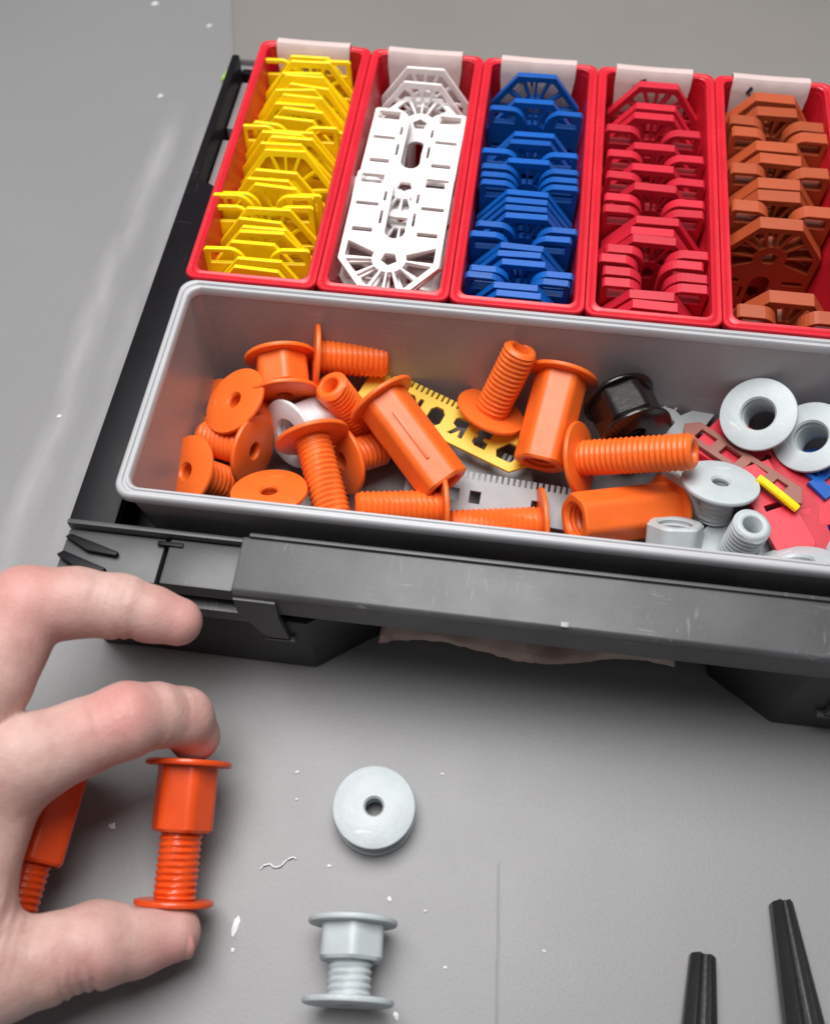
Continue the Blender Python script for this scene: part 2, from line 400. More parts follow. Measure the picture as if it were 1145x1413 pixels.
sleeve = ribbon([(106.6, 39.5), (107.9, 46), (108.9, 52), (109.7, 55.2), (110.6, 56.3), (112.2, 56.4), (113.6, 55.8), (113.8, 52), (113.7, 44)], 0.3, 6.0, 31.5, 'paper', 0.3)
def tube_path(pts, r, material, n=6, name='stroke'):
    V, F = [], []
    for i, p in enumerate(pts):
        p = Vector(p); d = (Vector(pts[min(i + 1, len(pts) - 1)]) - Vector(pts[max(i - 1, 0)])).normalized()
        u = d.orthogonal().normalized(); w = d.cross(u)
        for k in range(n):
            a = 2 * math.pi * k / n; q = p + r * (math.cos(a) * u + math.sin(a) * w); V.append(tuple(q))
    for i in range(len(pts) - 1):
        for k in range(n):
            k2 = (k + 1) % n
            F.append((i * n + k, i * n + k2, (i + 1) * n + k2, (i + 1) * n + k))
    F.append(tuple(range(n))); F.append(tuple(range((len(pts) - 1) * n, len(pts) * n)))
    return me_from(name, V, F, material)
cols = ['yellow', 'white', 'blue', 'red', 'brown']
marks = {2: [(13.0, 107.9, 47.2), (14.2, 108.3, 49.6), (15.6, 108.5, 50.2), (16.6, 108.3, 49.0), (17.2, 107.8, 46.2)],
         3: [(11.5, 107.6, 45.2), (12.8, 108.2, 49.0), (13.6, 108.0, 47.6), (14.8, 108.5, 50.6), (16.4, 108.6, 51.2)],
         4: [(12.6, 108.6, 51.4), (11.4, 108.3, 49.6), (12.8, 108.1, 48.4), (14.2, 107.9, 47.0), (12.8, 107.6, 45.4), (11.2, 107.7, 46.0)]}
bins = []
for i in range(5):
    e = empty('storage_bin', (39 * i, 0, 0)); bins.append(e)
    tag(e, f'long red plastic bin filled with {["yellow","white","blue","red","rust brown"][i]} shims', 'bin', 'red bins along the back of the case')
    obj('bin_body', bin_body, e); obj('bin_rim', bin_rim, e)
    ls = obj('label_sleeve', sleeve, e)
    if i in marks: obj('ink_mark', tube_path([(p[0], p[1] + 0.25, p[2] + 3.0) for p in marks[i]], 0.55, 'ink'), ls)

def grey_bin():
    e = empty('storage_bin', (0, 0, 0))
    tag(e, 'wide grey plastic bin at the front full of orange and grey connectors', 'bin')
    x0, x1, y0, y1 = 0.0, 236.0, -75.6, -0.4
    def L(d, z, r): return rrect(x0 + d, x1 - d, y0 + d, y1 - d, max(r, .6), z, 6)
    V, F = loft([L(6.8, 4.6, 3), L(1.6, 53.4, 4.0), L(3.3, 53.4, 3.4), L(3.5, 50, 3.2), L(7.8, 6, 2.4)], cap0=True, cap1=True)
    obj('bin_body', me_from('grey_bin_body', V, F, 'grey_bin'), e)
    V, F = loft([L(1.7, 53.0, 4), L(.15, 53.0, 4.6), L(0, 54.4, 4.6), L(.25, 55.6, 4.5), L(.8, 56.0, 4.3), L(1.5, 55.9, 4.0), L(1.85, 55.3, 3.9), L(2.25, 55.3, 3.8), L(2.5, 55.7, 3.7), L(3.0, 55.7, 3.5), L(3.35, 55.2, 3.4), L(3.4, 53.0, 3.4)], closed=True)
    obj('bin_rim', me_from('grey_bin_rim', V, F, 'grey_rim', True, 50), e)
grey_bin()

# ------------------------------------------------------------------ shims (flat horseshoe plates)
SH_L, SH_W = 48.0, 30.4
def shim_outline():
    w = SH_W / 2
    o = [(-w, 0.6), (-w + .6, 0), (-7.5, 0)]
    for i in range(1, 7):
        a = math.radians(15 * i); o.append((-7.5 + 4.3 * math.sin(a), 4.3 - 4.3 * math.cos(a) + (i / 6) * 1.5))
    o += [(-3.2, 24)]
    for i in range(1, 6):
        a = math.pi - math.pi * i / 6; o.append((3.2 * math.cos(a), 24 + 3.0 * math.sin(a)))
    o += [(3.2, 24)]
    for i in range(6, 0, -1):
        a = math.radians(15 * i); o.append((7.5 - 4.3 * math.sin(a), 4.3 - 4.3 * math.cos(a) + (i / 6) * 1.5))
    o += [(7.5, 0), (w - .6, 0), (w, 0.6), (w, 36.5), (6.3, SH_L), (-6.3, SH_L), (-w, 36.5)]
    return o
def rect(x0, x1, y0, y1): return [(x0, y0), (x1, y0), (x1, y1), (x0, y1)]
def shim_holes():
    H = []
    for s in (-1, 1):
        a, b = sorted((s * 6.6, s * 13.8))
        H.append(rect(a, b, 1.1, 5.0)); H.append(rect(a, b, 13, 14.5))
        a, b = sorted((s * 6.8, s * 13.2)); H.append(rect(a, b, 23.5, 25.3))
    cx, cy = 0, 35.0
    for s in (-1, 1):
        a, b = sorted((s * 4.6, s * 5.6)); H.append(rect(a, b, 8, 12)); H.append(rect(a, b, 16, 21.5))
    H.append([(cx + 2.7 * math.sin(2 * math.pi * k / 5), cy + 2.7 * math.cos(2 * math.pi * k / 5)) for k in range(5)])
    w = SH_W / 2 - 1.7
    def bound(a):       # distance from the hub to the inset outline
        dx, dy = math.cos(a), math.sin(a); best = 99
        if abs(dx) > 1e-6: best = min(best, w / abs(dx))
        if dy > 1e-6: best = min(best, (SH_L - 1.9 - cy) / dy)
        nx, ny = 0.79, 0.61                        # chamfer
        dd = abs(dx) * nx + dy * ny
        if dd > 1e-6: best = min(best, ((SH_W / 2 - 1.7) * nx + (36.0 - cy) * ny) / dd)
        if dy < -1e-6: best = min(best, (cy - 27.5) / -dy)
        return best
    wins = [(-24, 1), (6, 35), (40, 66), (71, 88), (92, 109), (114, 140), (145, 174), (179, 204)]
    for a0, a1 in wins:
        ring = []; k = 4
        for i in range(k + 1): a = math.radians(a0 + (a1 - a0) * i / k); ring.append((cx + 5.1 * math.cos(a), cy + 5.1 * math.sin(a)))
        for i in range(k, -1, -1): a = math.radians(a0 + (a1 - a0) * i / k); ring.append((cx + bound(a) * math.cos(a), cy + bound(a) * math.sin(a)))
        H.append(ring)
    return H
SHIM = {}
TH = {'yellow': 1.2, 'white': 1.3, 'blue': 2.3, 'red': 3.2, 'brown': 4.6}
RX = Matrix(((1, 0, 0, 0), (0, 0, -1, 0), (0, 1, 0, 0), (0, 0, 0, 1)))       # plate lies in xz, thickness along y
for c in cols:
    me = plate('shim_' + c, shim_outline(), shim_holes(), TH[c], c)
    up_ = me.copy(); up_.transform(RX)
    dn = me.copy(); dn.transform(Matrix.Translation((0, 0, SH_L * S)) @ Matrix.Scale(-1, 4, (0, 0, 1)) @ RX); dn.flip_normals()
    SHIM[c] = (up_, dn, me)
me = plate('shim_yellow_solid', shim_outline(), [rect(-13.8, -6.6, 1.1, 5.0), rect(6.6, 13.8, 1.1, 5.0), rect(-1.4, 1.4, 33, 35.5), rect(-12, -9, 36, 37.4), rect(9, 12, 36, 37.4)], TH['yellow'], 'yellow')
a_ = me.copy(); a_.transform(RX); b_ = me.copy(); b_.transform(Matrix.Translation((0, 0, SH_L * S)) @ Matrix.Scale(-1, 4, (0, 0, 1)) @ RX); b_.flip_normals()
SHIM['yellow_solid'] = (a_, b_, me)
def stand(c, i, y_top, closed, lean, word, k, dx=0.0, rz=0.0, ry=0.0, z0=6.6):
    o = obj('shim', SHIM['yellow_solid' if c == 'yellow' and k % 3 == 1 and k != 17 else c][0 if closed else 1])
    if c == 'yellow': o.scale = (1.045, 1.25, 1.02)
    a = math.radians(lean)
    o.location = Vector((39 * i + 19.5 + dx, y_top - SH_L * math.sin(a), z0)) * S
    o.rotation_euler = (-a, math.radians(ry), math.radians(rz))
    tag(o, f'{word} plastic shim standing {"flat end" if closed else "prongs"} up, {ORD[k]} from the back of its bin', 'shim', f'{word} shims in a red bin')
    return o
def row(c, i, word, seq, lean0, lean1):
    ys = seq
    for k, (y, t) in enumerate(ys):
        u = k / (len(ys) - 1)
        stand(c, i, y, t == 'C', lean0 + (lean1 - lean0) * u + rnd.uniform(-.8, .8), word, k, rnd.uniform(-.5, .5), rnd.uniform(-1.2, 1.2), rnd.uniform(-.8, .8), 6.6 + rnd.uniform(0, .8))
row('blue', 2, 'blue', [(105.5, 'C'), (92, 'C'), (87.6, 'U'), (75.5, 'C'), (72, 'C'), (66.5, 'U'), (63, 'C'), (59, 'U'), (55.5, 'U'), (52, 'U'), (48.3, 'C'), (44.5, 'C'), (41.2, 'C'), (37.8, 'C'), (33, 'U'), (29.2, 'U'), (25.2, 'C'), (21.9, 'C'), (18.6, 'C'), (15.2, 'U'), (12, 'U'), (8.9, 'C'), (5.8, 'C')], 3, -4)
row('red', 3, 'red', [(105, 'C'), (94.5, 'C'), (89.6, 'C'), (82.5, 'U'), (74.5, 'C'), (70, 'U'), (64.5, 'C'), (59.5, 'U'), (55, 'C'), (50, 'U'), (45.2, 'U'), (40.6, 'C'), (36.5, 'C'), (32.4, 'C'), (28, 'U'), (23.6, 'U'), (18.4, 'U'), (14.2, 'U'), (10.2, 'C'), (6.4, 'C')], 3, -4)
row('brown', 4, 'rust brown', [(103, 'C'), (96.5, 'C'), (90.5, 'U'), (84.8, 'U'), (79, 'C'), (73.4, 'C'), (67.6, 'U'), (61.9, 'C'), (56.4, 'C'), (50.8, 'U'), (44.5, 'C'), (14.0, 'C'), (7.8, 'U')], 2, -4)
# yellow: thin, less tidy
ypos = []
yy = 107.0
while yy > 4 and len(ypos) < 34:
    ypos.append(yy); yy -= 2.75 + rnd.uniform(-1.1, 1.2) + (8.0 if len(ypos) == 18 else 0)
for k, y in enumerate(ypos):
    u = k / (len(ypos) - 1)
    stand('yellow', 0, y, rnd.random() < .72 or k in (0, 17), 13 - 3 * u + rnd.uniform(-4, 4) + (7 if k == 17 else 0), 'yellow', k, rnd.uniform(-1.0, 0.8) - (0.4 if k > 17 else 0), rnd.uniform(-5, 5), rnd.uniform(-3.5, 3.5), 5.2 + rnd.uniform(0, 3.4))
# white: two upright, the rest lying flat on top of one another
stand('white', 1, 106, True, 9, 'white', 0, 0, 0.5, 0, 6.6); stand('white', 1, 99, True, 12, 'white', 1, -.4, -1, 0, 6.4)
def lay(c, x, y, z, pitch, rz, closed_front, label, roll=0.0):
    o = obj('shim', SHIM[c][2])
    o.rotation_mode = 'XYZ'
    mm = Matrix.Translation(Vector((x, y, z)) * S) @ Matrix.Rotation(math.radians(rz), 4, 'Z') @ Matrix.Rotation(math.radians(pitch), 4, 'X') @ Matrix.Rotation(math.radians(roll), 4, 'Y')
    if closed_front: mm = mm @ Matrix.Rotation(math.pi, 4, 'Z')
    mm = mm @ Matrix.Translation((0, -SH_L / 2 * S, 0))
    o.matrix_world = mm
    tag(o, label, 'shim', f'{c} shims in a red bin' if z < 58 and y > 0 else None)
    return o
lay('white', 58.6, 28, 53.2, 3, -1, True, 'white shim lying flat uppermost in its bin, spoked end towards the front')
lay('white', 59.0, 61, 51.4, 2, -1.5, True, 'white shim lying flat behind the uppermost one, its prongs towards the back')
lay('white', 58.2, 31, 49.0, 2, 2, True, 'white shim lying flat directly beneath the uppermost white one')
lay('white', 58.8, 64, 48.8, 0, -2, True, 'white shim lying flat beneath the rear flat white one')
lay('white', 58.6, 29, 44.0, 9, -4, True, 'white shim lying lower at the front end of its bin', 4)
lay('white', 58.0, 26, 38.5, 4, 5, False, 'lowest white shim glimpsed at the front end of its bin', -3)
lay('white', 58.6, 52, 47.0, 0, 1, True, 'white shim showing through the slots of the flat white ones')
lay('white', 59.0, 76, 45.0, 3, 1, False, 'white shim lying low in the middle of its bin')

# ------------------------------------------------------------------ connectors
def thread_profile(r0, amp, pitch, z0, z1, step=4):
    n = int((z1 - z0) / pitch * step); prof = []
    for i in range(n + 1):
        z = z0 + (z1 - z0) * i / n
        def rf(a, z=z):
            t = (z / pitch - a / (2 * math.pi)) % 1.0
            return r0 + amp * (1 - abs(2 * t - 1)) ** 0.8
        prof.append((rf, z))
    return prof
CACHE = {}
def flange_mesh(bore, material, r=10.9, th=1.5):
    k = ('f', bore, material, r, th)
    if k not in CACHE:
        b = bore
        V, F = lathe([(b, th), (b, 0.7), (b + .5, 0), (r - .6, 0), (r - .15, .2), (r, .6), (r, th - .45), (r - .2, th - .12), (r - .7, th)], 48)
        CACHE[k] = me_from('flange', V, F, material)
    return CACHE[k]
def thread_mesh(L, material, z0=1.6, r=5.4, bore=2.6):
    k = ('t', round(L, 1), material, z0, r, bore)
    if k not in CACHE:
        prof = [(bore, z0 - .4), (r - .6, z0 - .4)] + thread_profile(r - .7, .7, 1.6, z0 + .2, L - .9) + [(r - .8, L - .5), (r - 1.2, L), (bore + .4, L), (bore, L - .5), (bore, L - 8 if L > 12 else L - 3)]
        V, F = lathe(prof, 30)
        CACHE[k] = me_from('threaded_shaft', V, F, material, True, 55)
    return CACHE[k]
def hexr(R, cut=0.0):
    def f(a):
        t = (a % (math.pi / 3)) - math.pi / 6
        return min(R * math.cos(math.pi / 6) / math.cos(t), R - cut)
    return f
def hex_mesh(z0, L, material, R=8.3, bore=4.7):
    k = ('h', round(z0, 1), round(L, 1), material, R, bore)
    if k not in CACHE:
        inner = []
        n = max(1, min(int((L - z0 - 2) / 0.4), 60))
        for i in range(n + 1):
            z = L - 1.2 - i * (L - z0 - 1.6) / n
            inner.append((bore + .3 * math.sin(z / 1.6 * 2 * math.pi), z))
        prof = [(hexr(R, .42), z0 - .3), (hexr(R, .42), L - .7), (hexr(R - .5, .7), L), (bore + .7, L), (bore, L - .6)] + inner
        V, F = lathe(prof, 72)
        CACHE[k] = me_from('hex_body', V, F, material, True, 28)
    return CACHE[k]
def connector(kind, F, ax, L, material, label, group='orange connectors in the grey bin', roll=0.0, name=None, bore=None):
    e = empty(name or {'male': 'threaded_connector', 'female': 'hex_connector', 'pair': 'joined_connector'}[kind])
    orient(e, ax, roll, F)
    tag(e, label, 'connector', group)
    if kind == 'male':
        obj('flange', flange_mesh(2.3, material), e); obj('threaded_shaft', thread_mesh(L, material), e)
    elif kind == 'female':
        obj('flange', flange_mesh(bore or 4.7, material), e); obj('hex_body', hex_mesh(1.6, L, material), e)
        if L > 33: obj('side_rib', box(-.5, .5, 7.35, 7.75, 8, L - 8, material, 0.15), e)
    else:
        hl = kind[1]
    return e
def joined(F, ax, hexl, L, material, label, group=None, roll=0.0, R=8.6, r2=10.9):
    e = empty('joined_connector'); orient(e, ax, roll, F)
    tag(e, label, 'connector', group)
    obj('flange', flange_mesh(4.7, material), e)
    obj('hex_body', hex_mesh(1.6, hexl, material, R), e)
    if L - hexl > 3:
        obj('threaded_shaft', thread_mesh(L - 1.0, material, hexl - 1.5), e)
    f2 = obj('flange', flange_mesh(2.3, material, r2), e)
    f2.matrix_local = Matrix.Translation((0, 0, L * S)) @ Matrix.Rotation(math.pi, 4, 'X')
    return e
OG = 'orange connectors in the grey bin'
connector('male', (38.5, -9.0, 36), (0.965, 0.194, -0.178), 22.7, 'orange', 'orange threaded connector lying sideways, flange upright, nearest the back wall')
joined((28.6, -9.7, 36), (0.236, -0.930, -0.283), 11, 13.2, 'orange', 'short orange hex piece with a flange at both ends by the back wall', OG, 0.3)
connector('male', (18.0, -27.4, 35.2), (0.513, 0.107, -0.852), 20.2, 'orange', 'orange connector with its round tilted flange above the smooth barrel, upper left')
connector('male', (6.2, -22.0, 21.5), (0.607, 0.088, -0.790), 18.5, 'orange', 'orange flange peeking out behind another, against the left wall')
connector('male', (55.3, -19.0, 15), (-0.400, -0.045, 0.915), 24.6, 'orange', 'orange threaded tip poking up beside the long hex connector')
connector('female', (60.5, -20.4, 34), (0.674, -0.698, -0.241), 33.2, 'orange', 'long orange hex connector lying slanted over the yellow strip', roll=0.25)
connector('male', (42.8, -36.1, 34), (0.388, -0.894, -0.225), 29, 'orange', 'orange threaded connector pointing at the front wall beside the white nut')
connector('male', (25.7, -39.1, 27), (-0.946, 0.278, -0.167), 19, 'orange', 'orange connector half hidden by the white nut, barrel to the left')
connector('male', (8.1, -50.5, 30), (0.579, 0.295, -0.760), 23, 'orange', 'orange flange with centre hole in the front left corner of the bin')
connector('male', (34.3, -56.1, 34), (0.081, -0.398, -0.914), 16, 'orange', 'orange flange lying face up against the front wall')
connector('female', (34.4, -32.2, 27), (0.587, 0.745, -0.318), 14.9, 'white_grey', 'white nut with dark hole among the orange connectors', 'pale connectors in the grey bin')
connector('male', (50.6, -36.0, 22), (0.717, 0.615, -0.329), 15.6, 'orange', 'orange connector buried under the slanted hex connector')
connector('male', (83.2, -48.4, 22), (-0.973, -0.211, 0.095), 26, 'orange', 'orange threaded connector lying level just behind the front rim')
connector('male', (112.8, -46.8, 16), (-0.985, -0.173, 0.006), 27.9, 'orange', 'low orange connector mostly hidden by the front rim beneath the grey strip')
connector('male', (93.3, -15.5, 25), (0.299, 0.359, 0.884), 24.4, 'orange', 'orange threaded connector standing tip up in the middle of the bin')
connector('female', (113.6, -5.5, 35), (-0.146, -0.937, -0.319), 29, 'orange', 'orange hex connector leaning beside the upright threaded one, open end forward', roll=0.0)
connector('male', (120.1, -29.9, 27), (0.878, -0.130, 0.460), 34.7, 'orange', 'longest orange threaded connector lying across, tip towards the grey discs')
connector('female', (149.5, -37.5, 17.5), (-0.888, -0.385, 0.25), 32.9, 'orange', 'orange hex connector with open end by the front rim beneath the long threaded one', roll=0.5)
joined((130.6, -9.8, 32), (0.400, -0.915, 0.045), 12, 14.6, 'black_gloss', 'glossy black connector with two flanges near the back wall', None, 0.2, 10.2)
PG = 'pale connectors in the grey bin'
connector('female', (169.9, -15.4, 38), (0.398, 0.336, -0.854), 14.4, 'pale_grey', 'pale grey ring flange facing up, uppermost by the back wall', PG)
connector('female', (185.4, -19.3, 35), (0.499, 0.190, -0.846), 13, 'pale_grey', 'pale grey ring flange at the right edge with threads inside its hole', PG)
connector('male', (159.9, -37.2, 34), (0.004, -0.395, -0.919), 13, 'pale_grey', 'pale grey disc lying face up with a threaded stem below', PG)
connector('male', (166.2, -53.6, 22), (0.055, 0.053, 0.997), 16, 'pale_grey', 'pale grey connector with threaded tip pointing up at the camera', PG)
connector('female', (149.3, -58.0, 19), (-0.065, 0.696, 0.715), 13, 'pale_grey', 'pale grey hex stub behind the front rim', PG)
connector('female', (178.0, -61.9, 36), (0.292, -0.612, -0.735), 11, 'pale_grey', 'pale grey ring flange cut off by the front rim', PG)
connector('male', (196.5, -54.0, 37), (0.662, -0.316, -0.679), 9, 'pale_grey', 'pale grey disc at the right edge of the picture, front half of the bin', PG)
connector('male', (151.2, -37.0, 19), (0.819, 0.571, 0.060), 10, 'pale_grey', 'pale grey flange pressed behind the flange of an orange hex connector', PG)

# toothed strips ---------------------------------------------------
def strip_outline(L, W, pitch=1.75, th=2.2):
    o = [(0, 0), (L - 6, 0), (L, W * .55), (L - 3, W)]
    x = L - 5.0
    while x > 2:
        o += [(x, W), (x, W + th), (x - pitch * .55, W + th), (x - pitch * .55, W)]; x -= pitch
    o += [(0, W)]
    return o
def shift(poly, x, y, s=1.0, mirror=False): return [((-p[0] if mirror else p[0]) * s + x, p[1] * s + y) for p in poly]
GL = {'B': [(0, 0), (3.2, 0), (4.3, .8), (4.3, 2.4), (3.5, 3.1), (4.1, 3.8), (4.1, 5.2), (3.1, 6), (0, 6), (0, 3.6), (1.6, 3.3), (1.6, 2.8), (0, 2.5)],
      'R': [(0, 0), (1.3, 0), (1.5, 2.2), (3.2, 0), (4.6, 0), (2.9, 2.7), (4.2, 3.4), (4.2, 5.2), (3.2, 6), (0, 6)],
      'O': [(1.2, 0), (3.2, 0), (4.4, 1.4), (4.4, 4.6), (3.2, 6), (1.2, 6), (0, 4.6), (0, 1.4)],
      'K': [(0, 0), (1.3, 0), (1.4, 2.0), (3.2, 0), (4.8, 0), (2.6, 3.0), (4.6, 6), (3.0, 6), (1.4, 4.0), (1.3, 6), (0, 6)]}
trap = [(0, 0), (4.2, 0), (5.6, 2.6), (4.4, 6), (1.4, 6), (-1.0, 2.2)]
LW = 58
yl_holes = [shift(trap, 46.5, 2.6, 1.1)] + [shift(GL[g], x, 2.8, 1.12, True) for g, x in (('B', 42.6), ('R', 34.8), ('O', 26.8), ('K', 19.0))]
def put_plate(name, me, p0, p1, p2, label, cat, group=None):
    """p0 = local origin, p1 along local x, p2 roughly along local y"""
    p0, p1, p2 = Vector(p0), Vector(p1), Vector(p2)
    x = (p1 - p0).normalized(); z = x.cross(p2 - p0).normalized(); y = z.cross(x)
    o = obj(name, me); mw = Matrix((x, y, z)).transposed().to_4x4(); mw.translation = p0 * S
    o.matrix_world = mw; tag(o, label, cat, group); return o
put_plate('toothed_strip', plate('toothed_strip_yellow', strip_outline(LW, 11.5), yl_holes, 1.2, 'strip_yellow'), (52, -15.5, 26), (102, -33.5, 20.5), (59, 0, 27), 'yellow toothed strip with cut-out letters lying under the orange connectors', 'strip')
g_holes = [rect(13, 16.5, 3.2, 7.2), rect(19.5, 23, 3.2, 7.2), rect(38, 41.5, 3.2, 7.2)]
put_plate('toothed_strip', plate('toothed_strip_grey', strip_outline(56, 10.5), g_holes, 1.4, 'strip_grey'), (70, -44, 14.5), (122, -47.5, 14.5), (72, -31, 19), 'grey toothed strip with square slots near the front wall', 'strip')
put_plate('toothed_strip', plate('toothed_strip_grey', strip_outline(52, 10.5), [rect(20, 24, 3, 7)], 1.4, 'strip_grey'), (58, -22, 13.5), (104, -38, 13), (62, -10, 16), 'grey toothed strip lying beneath the yellow lettered strip', 'strip')
# loose shims in the right half of the bin ------------------------------
def red_plate(w, l): return plate('shim_red_plain', [(-w, 0), (w, 0), (w, l - 5), (w - 4, l), (4 - w, l), (-w, l - 5)], [rect(-w * .5, w * .5, l * .4, l * .4 + 2)], 2.2, 'red')
put_plate('shim', red_plate(8.4, 44), (158.5, -14.5, 26), (163.3, -8.1, 26.6), (194, -41, 28), 'red plate wedged under the pale grey rings', 'shim', 'loose shims in the grey bin')
put_plate('shim', red_plate(5.4, 33), (169.5, -28.5, 29.6), (178.5, -24.4, 30.8), (181, -58, 29.0), 'red plate slanting down beside the upturned grey thread', 'shim', 'loose shims in the grey bin')
put_plate('shim', red_plate(5.0, 36), (180.0, -26.0, 27.6), (189, -23.5, 28.2), (190.5, -60, 27.0), 'narrow red plate overlapped by the slanting one at the right', 'shim', 'loose shims in the grey bin')
put_plate('shim', red_plate(6, 24), (148.5, -13, 21.5), (154, -8, 21.5), (164, -30, 24), 'red plate behind the pale grey disc', 'shim', 'loose shims in the grey bin')
me_bs = plate('shim_rose', [(0, 0), (36, 0), (39, 3), (36, 7), (0, 7), (-3, 3.5)], [rect(2, 8, 1.6, 5.4), rect(11, 17, 1.6, 5.4), rect(20, 26, 1.6, 5.4), rect(29, 33, 1.6, 5.4)], 1.6, 'rose_brown')
put_plate('lattice_strip', me_bs, (151.5, -18, 26.6), (176, -40, 31.8), (158.5, -10, 27.2), 'dull rose brown lattice strip lying across the red plates', 'strip')
me_gs = plate('shim_grey', shim_outline(), shim_holes(), 1.6, 'strip_grey')
put_plate('shim', me_gs, (176, -30, 20), (184, -17, 20), (148, -8, 24.5), 'grey shim with openings sticking out beside the black connector', 'shim', 'loose shims in the grey bin')
put_plate('shim', SHIM['blue'][2], (222, -18, 19), (228, -32, 21), (191, -31, 24), 'blue shim glimpsed below the right-hand grey ring', 'shim', 'loose shims in the grey bin')
put_plate('shim', SHIM['blue'][2], (226, -54, 18), (222, -70, 18), (189, -57, 24.5), 'blue shim glimpsed beside the front rim at the right', 'shim', 'loose shims in the grey bin')
me_bt = plate('toothed_strip_blue', strip_outline(26, 6.5, 2.0, 3.0), [rect(4, 8, 2, 4.5), rect(12, 16, 2, 4.5)], 1.6, 'blue')
put_plate('toothed_strip', me_bt, (190.0, -37.0, 29.5), (206, -22, 29.5), (182, -28, 30.2), 'blue toothed strip below the ring flange at the right edge', 'strip')
put_plate('toothed_strip', me_bt, (187.5, -63.0, 28.0), (210, -61.0, 28.0), (188, -50, 29.5), 'blue toothed strip beside the front rim at the right edge', 'strip')
put_plate('lattice_strip', me_bs, (177, -27, 25.5), (204, -50, 27.5), (182, -20, 26), 'narrow lattice strip crossing beneath the rightmost ring flange', 'strip')
yb = obj('plastic_tag', tube_path([(170.5, -34.6, 33.5), (174, -37.6, 33.6), (178, -41.0, 33.4), (181.0, -43.0, 32.6)], 1.25, 'yellow', 10))
tag(yb, 'small yellow plastic tag lying on the red plate', 'tag')

# ------------------------------------------------------------------ connectors on the table
e = joined((74.6, -133.0, 0.0), (0, 0, 1), 4.0, 8.2, 'pale_grey', 'pale grey round connector standing on the table, flange up')
e2 = joined((73.9, -161.4, 11.05), (0.09, -0.996, 0), 9.6, 19.2, 'pale_grey', 'pale grey connector lying on its side on the table, thread showing', None, 0.42)
e3 = joined((27.2, -130.6, 20.6), (0.0745, -0.968, -0.238), 17.5, 34.8, 'orange_shaded', 'orange connector gripped between the finger and thumb', None, 0.05, 8.1, 9.7)
e4 = joined((-5.0, -131.0, 21.5), (-0.03, -0.995, -0.09), 29, 46, 'orange_shaded', 'orange connector held inside the palm, mostly behind the hand', None, 0.1)

# ------------------------------------------------------------------ black rods at the right front
def rod(name, a, b, w0, w1, h, label):
    a, b = Vector(a), Vector(b); d = (b - a); Ln = d.length
    prof = lambda w: [(-w / 2, 0), (w / 2, 0), (w / 2, h * .55), (w * .22, h), (w * .08, h * .78), (-w * .08, h * .78), (-w * .22, h), (-w / 2, h * .55)]
    V = [(p[0], 0, p[1]) for p in prof(w0)] + [(p[0], Ln, p[1]) for p in prof(w1)]
    n = 8; F = [tuple(range(n)), tuple(range(n, 2 * n))] + [(i, (i + 1) % n, n + (i + 1) % n, n + i) for i in range(n)]
    me = me_from(name, V, F, 'rod_black'); bevel_mesh(me, .35)
    o = obj(name, me)
    y = d.normalized(); x = y.cross(Vector((0, 0, 1))).normalized(); z = x.cross(y)
    mw = Matrix((x, y, z)).transposed().to_4x4(); mw.translation = a * S; o.matrix_world = mw
    tag(o, label, 'rod', 'black rods at the table front')
rod('black_rod', (160.6, -157.6, .3), (153, -250, 9), 6.0, 17.5, 5, 'shorter black grooved rod standing out from the bottom edge, nearer the pale connectors')
rod('black_rod', (180.4, -142.6, .3), (193, -250, 10), 5.2, 20, 6, 'longer black grooved rod at the lower right corner')

# ------------------------------------------------------------------ flecks of white debris
def fleck(x, y, r, label, seed, long=1.0, ang=0.0):
    g = random.Random(seed); V = []; n = 7
    for k in range(n):
        a = 2 * math.pi * k / n; q = r * g.uniform(.6, 1.15); px, py = q * math.cos(a) * long, q * math.sin(a)
        V.append((x + px * math.cos(ang) - py * math.sin(ang), y + px * math.sin(ang) + py * math.cos(ang), 0.25))
    V.append((x, y, .25 + r * .6)); V.append((x, y, .05))
    F = [(k, (k + 1) % n, n) for k in range(n)] + [((k + 1) % n, k, n + 1) for k in range(n)]
    o = obj('plastic_fleck', me_from('plastic_fleck', V, F, 'fleck', False)); tag(o, label, 'fleck', 'white flecks on the table')
fl = [(43.6, -165.7, 0.95, 'long white smear of plastic on the table beside the thumb tip', 3.0, 1.45), (44.2, -171, .5, 'tiny white fleck just below the smear by the thumb', 1.4, 1.4),
      (51.7, -124.4, .5, 'white fleck up and left of the round pale connector', 1.2, 0), (53.1, -131.8, .38, 'small white fleck level with the round pale connector on its left', 1.3, 0),
      (91.2, -119.9, .45, 'white fleck up and right of the round pale connector', 1.6, 0), (64.8, -147.8, .4, 'white fleck between the curly shaving and the round connector', 1.5, 0),
      (81.4, -153.8, .55, 'white fleck just above the lying pale connector', 1.5, -1), (91.0, -155.6, .4, 'white fleck above and right of the lying pale connector', 1.4, 0),
      (5.5, -145.0, 1.0, 'white fleck in the shadow between finger and thumb', 1.2, 0.3), (121.6, -161.2, .4, 'lone white fleck right of the long scratch', 1.3, 0),
      (97.5, -168.1, .4, 'white fleck between the lying connector and the scratch', 1.3, 0), (86.8, -180.5, .7, 'white fleck below the near flange of the lying connector', 1.8, -1.2),
      (-49.8, -16.3, .8, 'white fleck on the pale streak left of the case', 1.3, 0), (-58, 149, 1.0, 'pale fleck far left behind the case', 1.5, 1), (-76.8, 211, 1.2, 'pale fleck at the top edge of the table, left', 1.6, .6), (-49, 198, 1.0, 'pale fleck near the board corner', 1.3, 1)]
for k, (x, y, r, l, lg, an) in enumerate(fl): fleck(x, y, r, l, k, lg, an)
shv = [(47.0 + 8.8 * t / 22, -150.9 + 3.6 * t / 22 + .8 * math.sin(t * .42) + .12 * math.sin(t * 1.3), .35 + .35 * abs(math.sin(t * .6))) for t in range(23)]
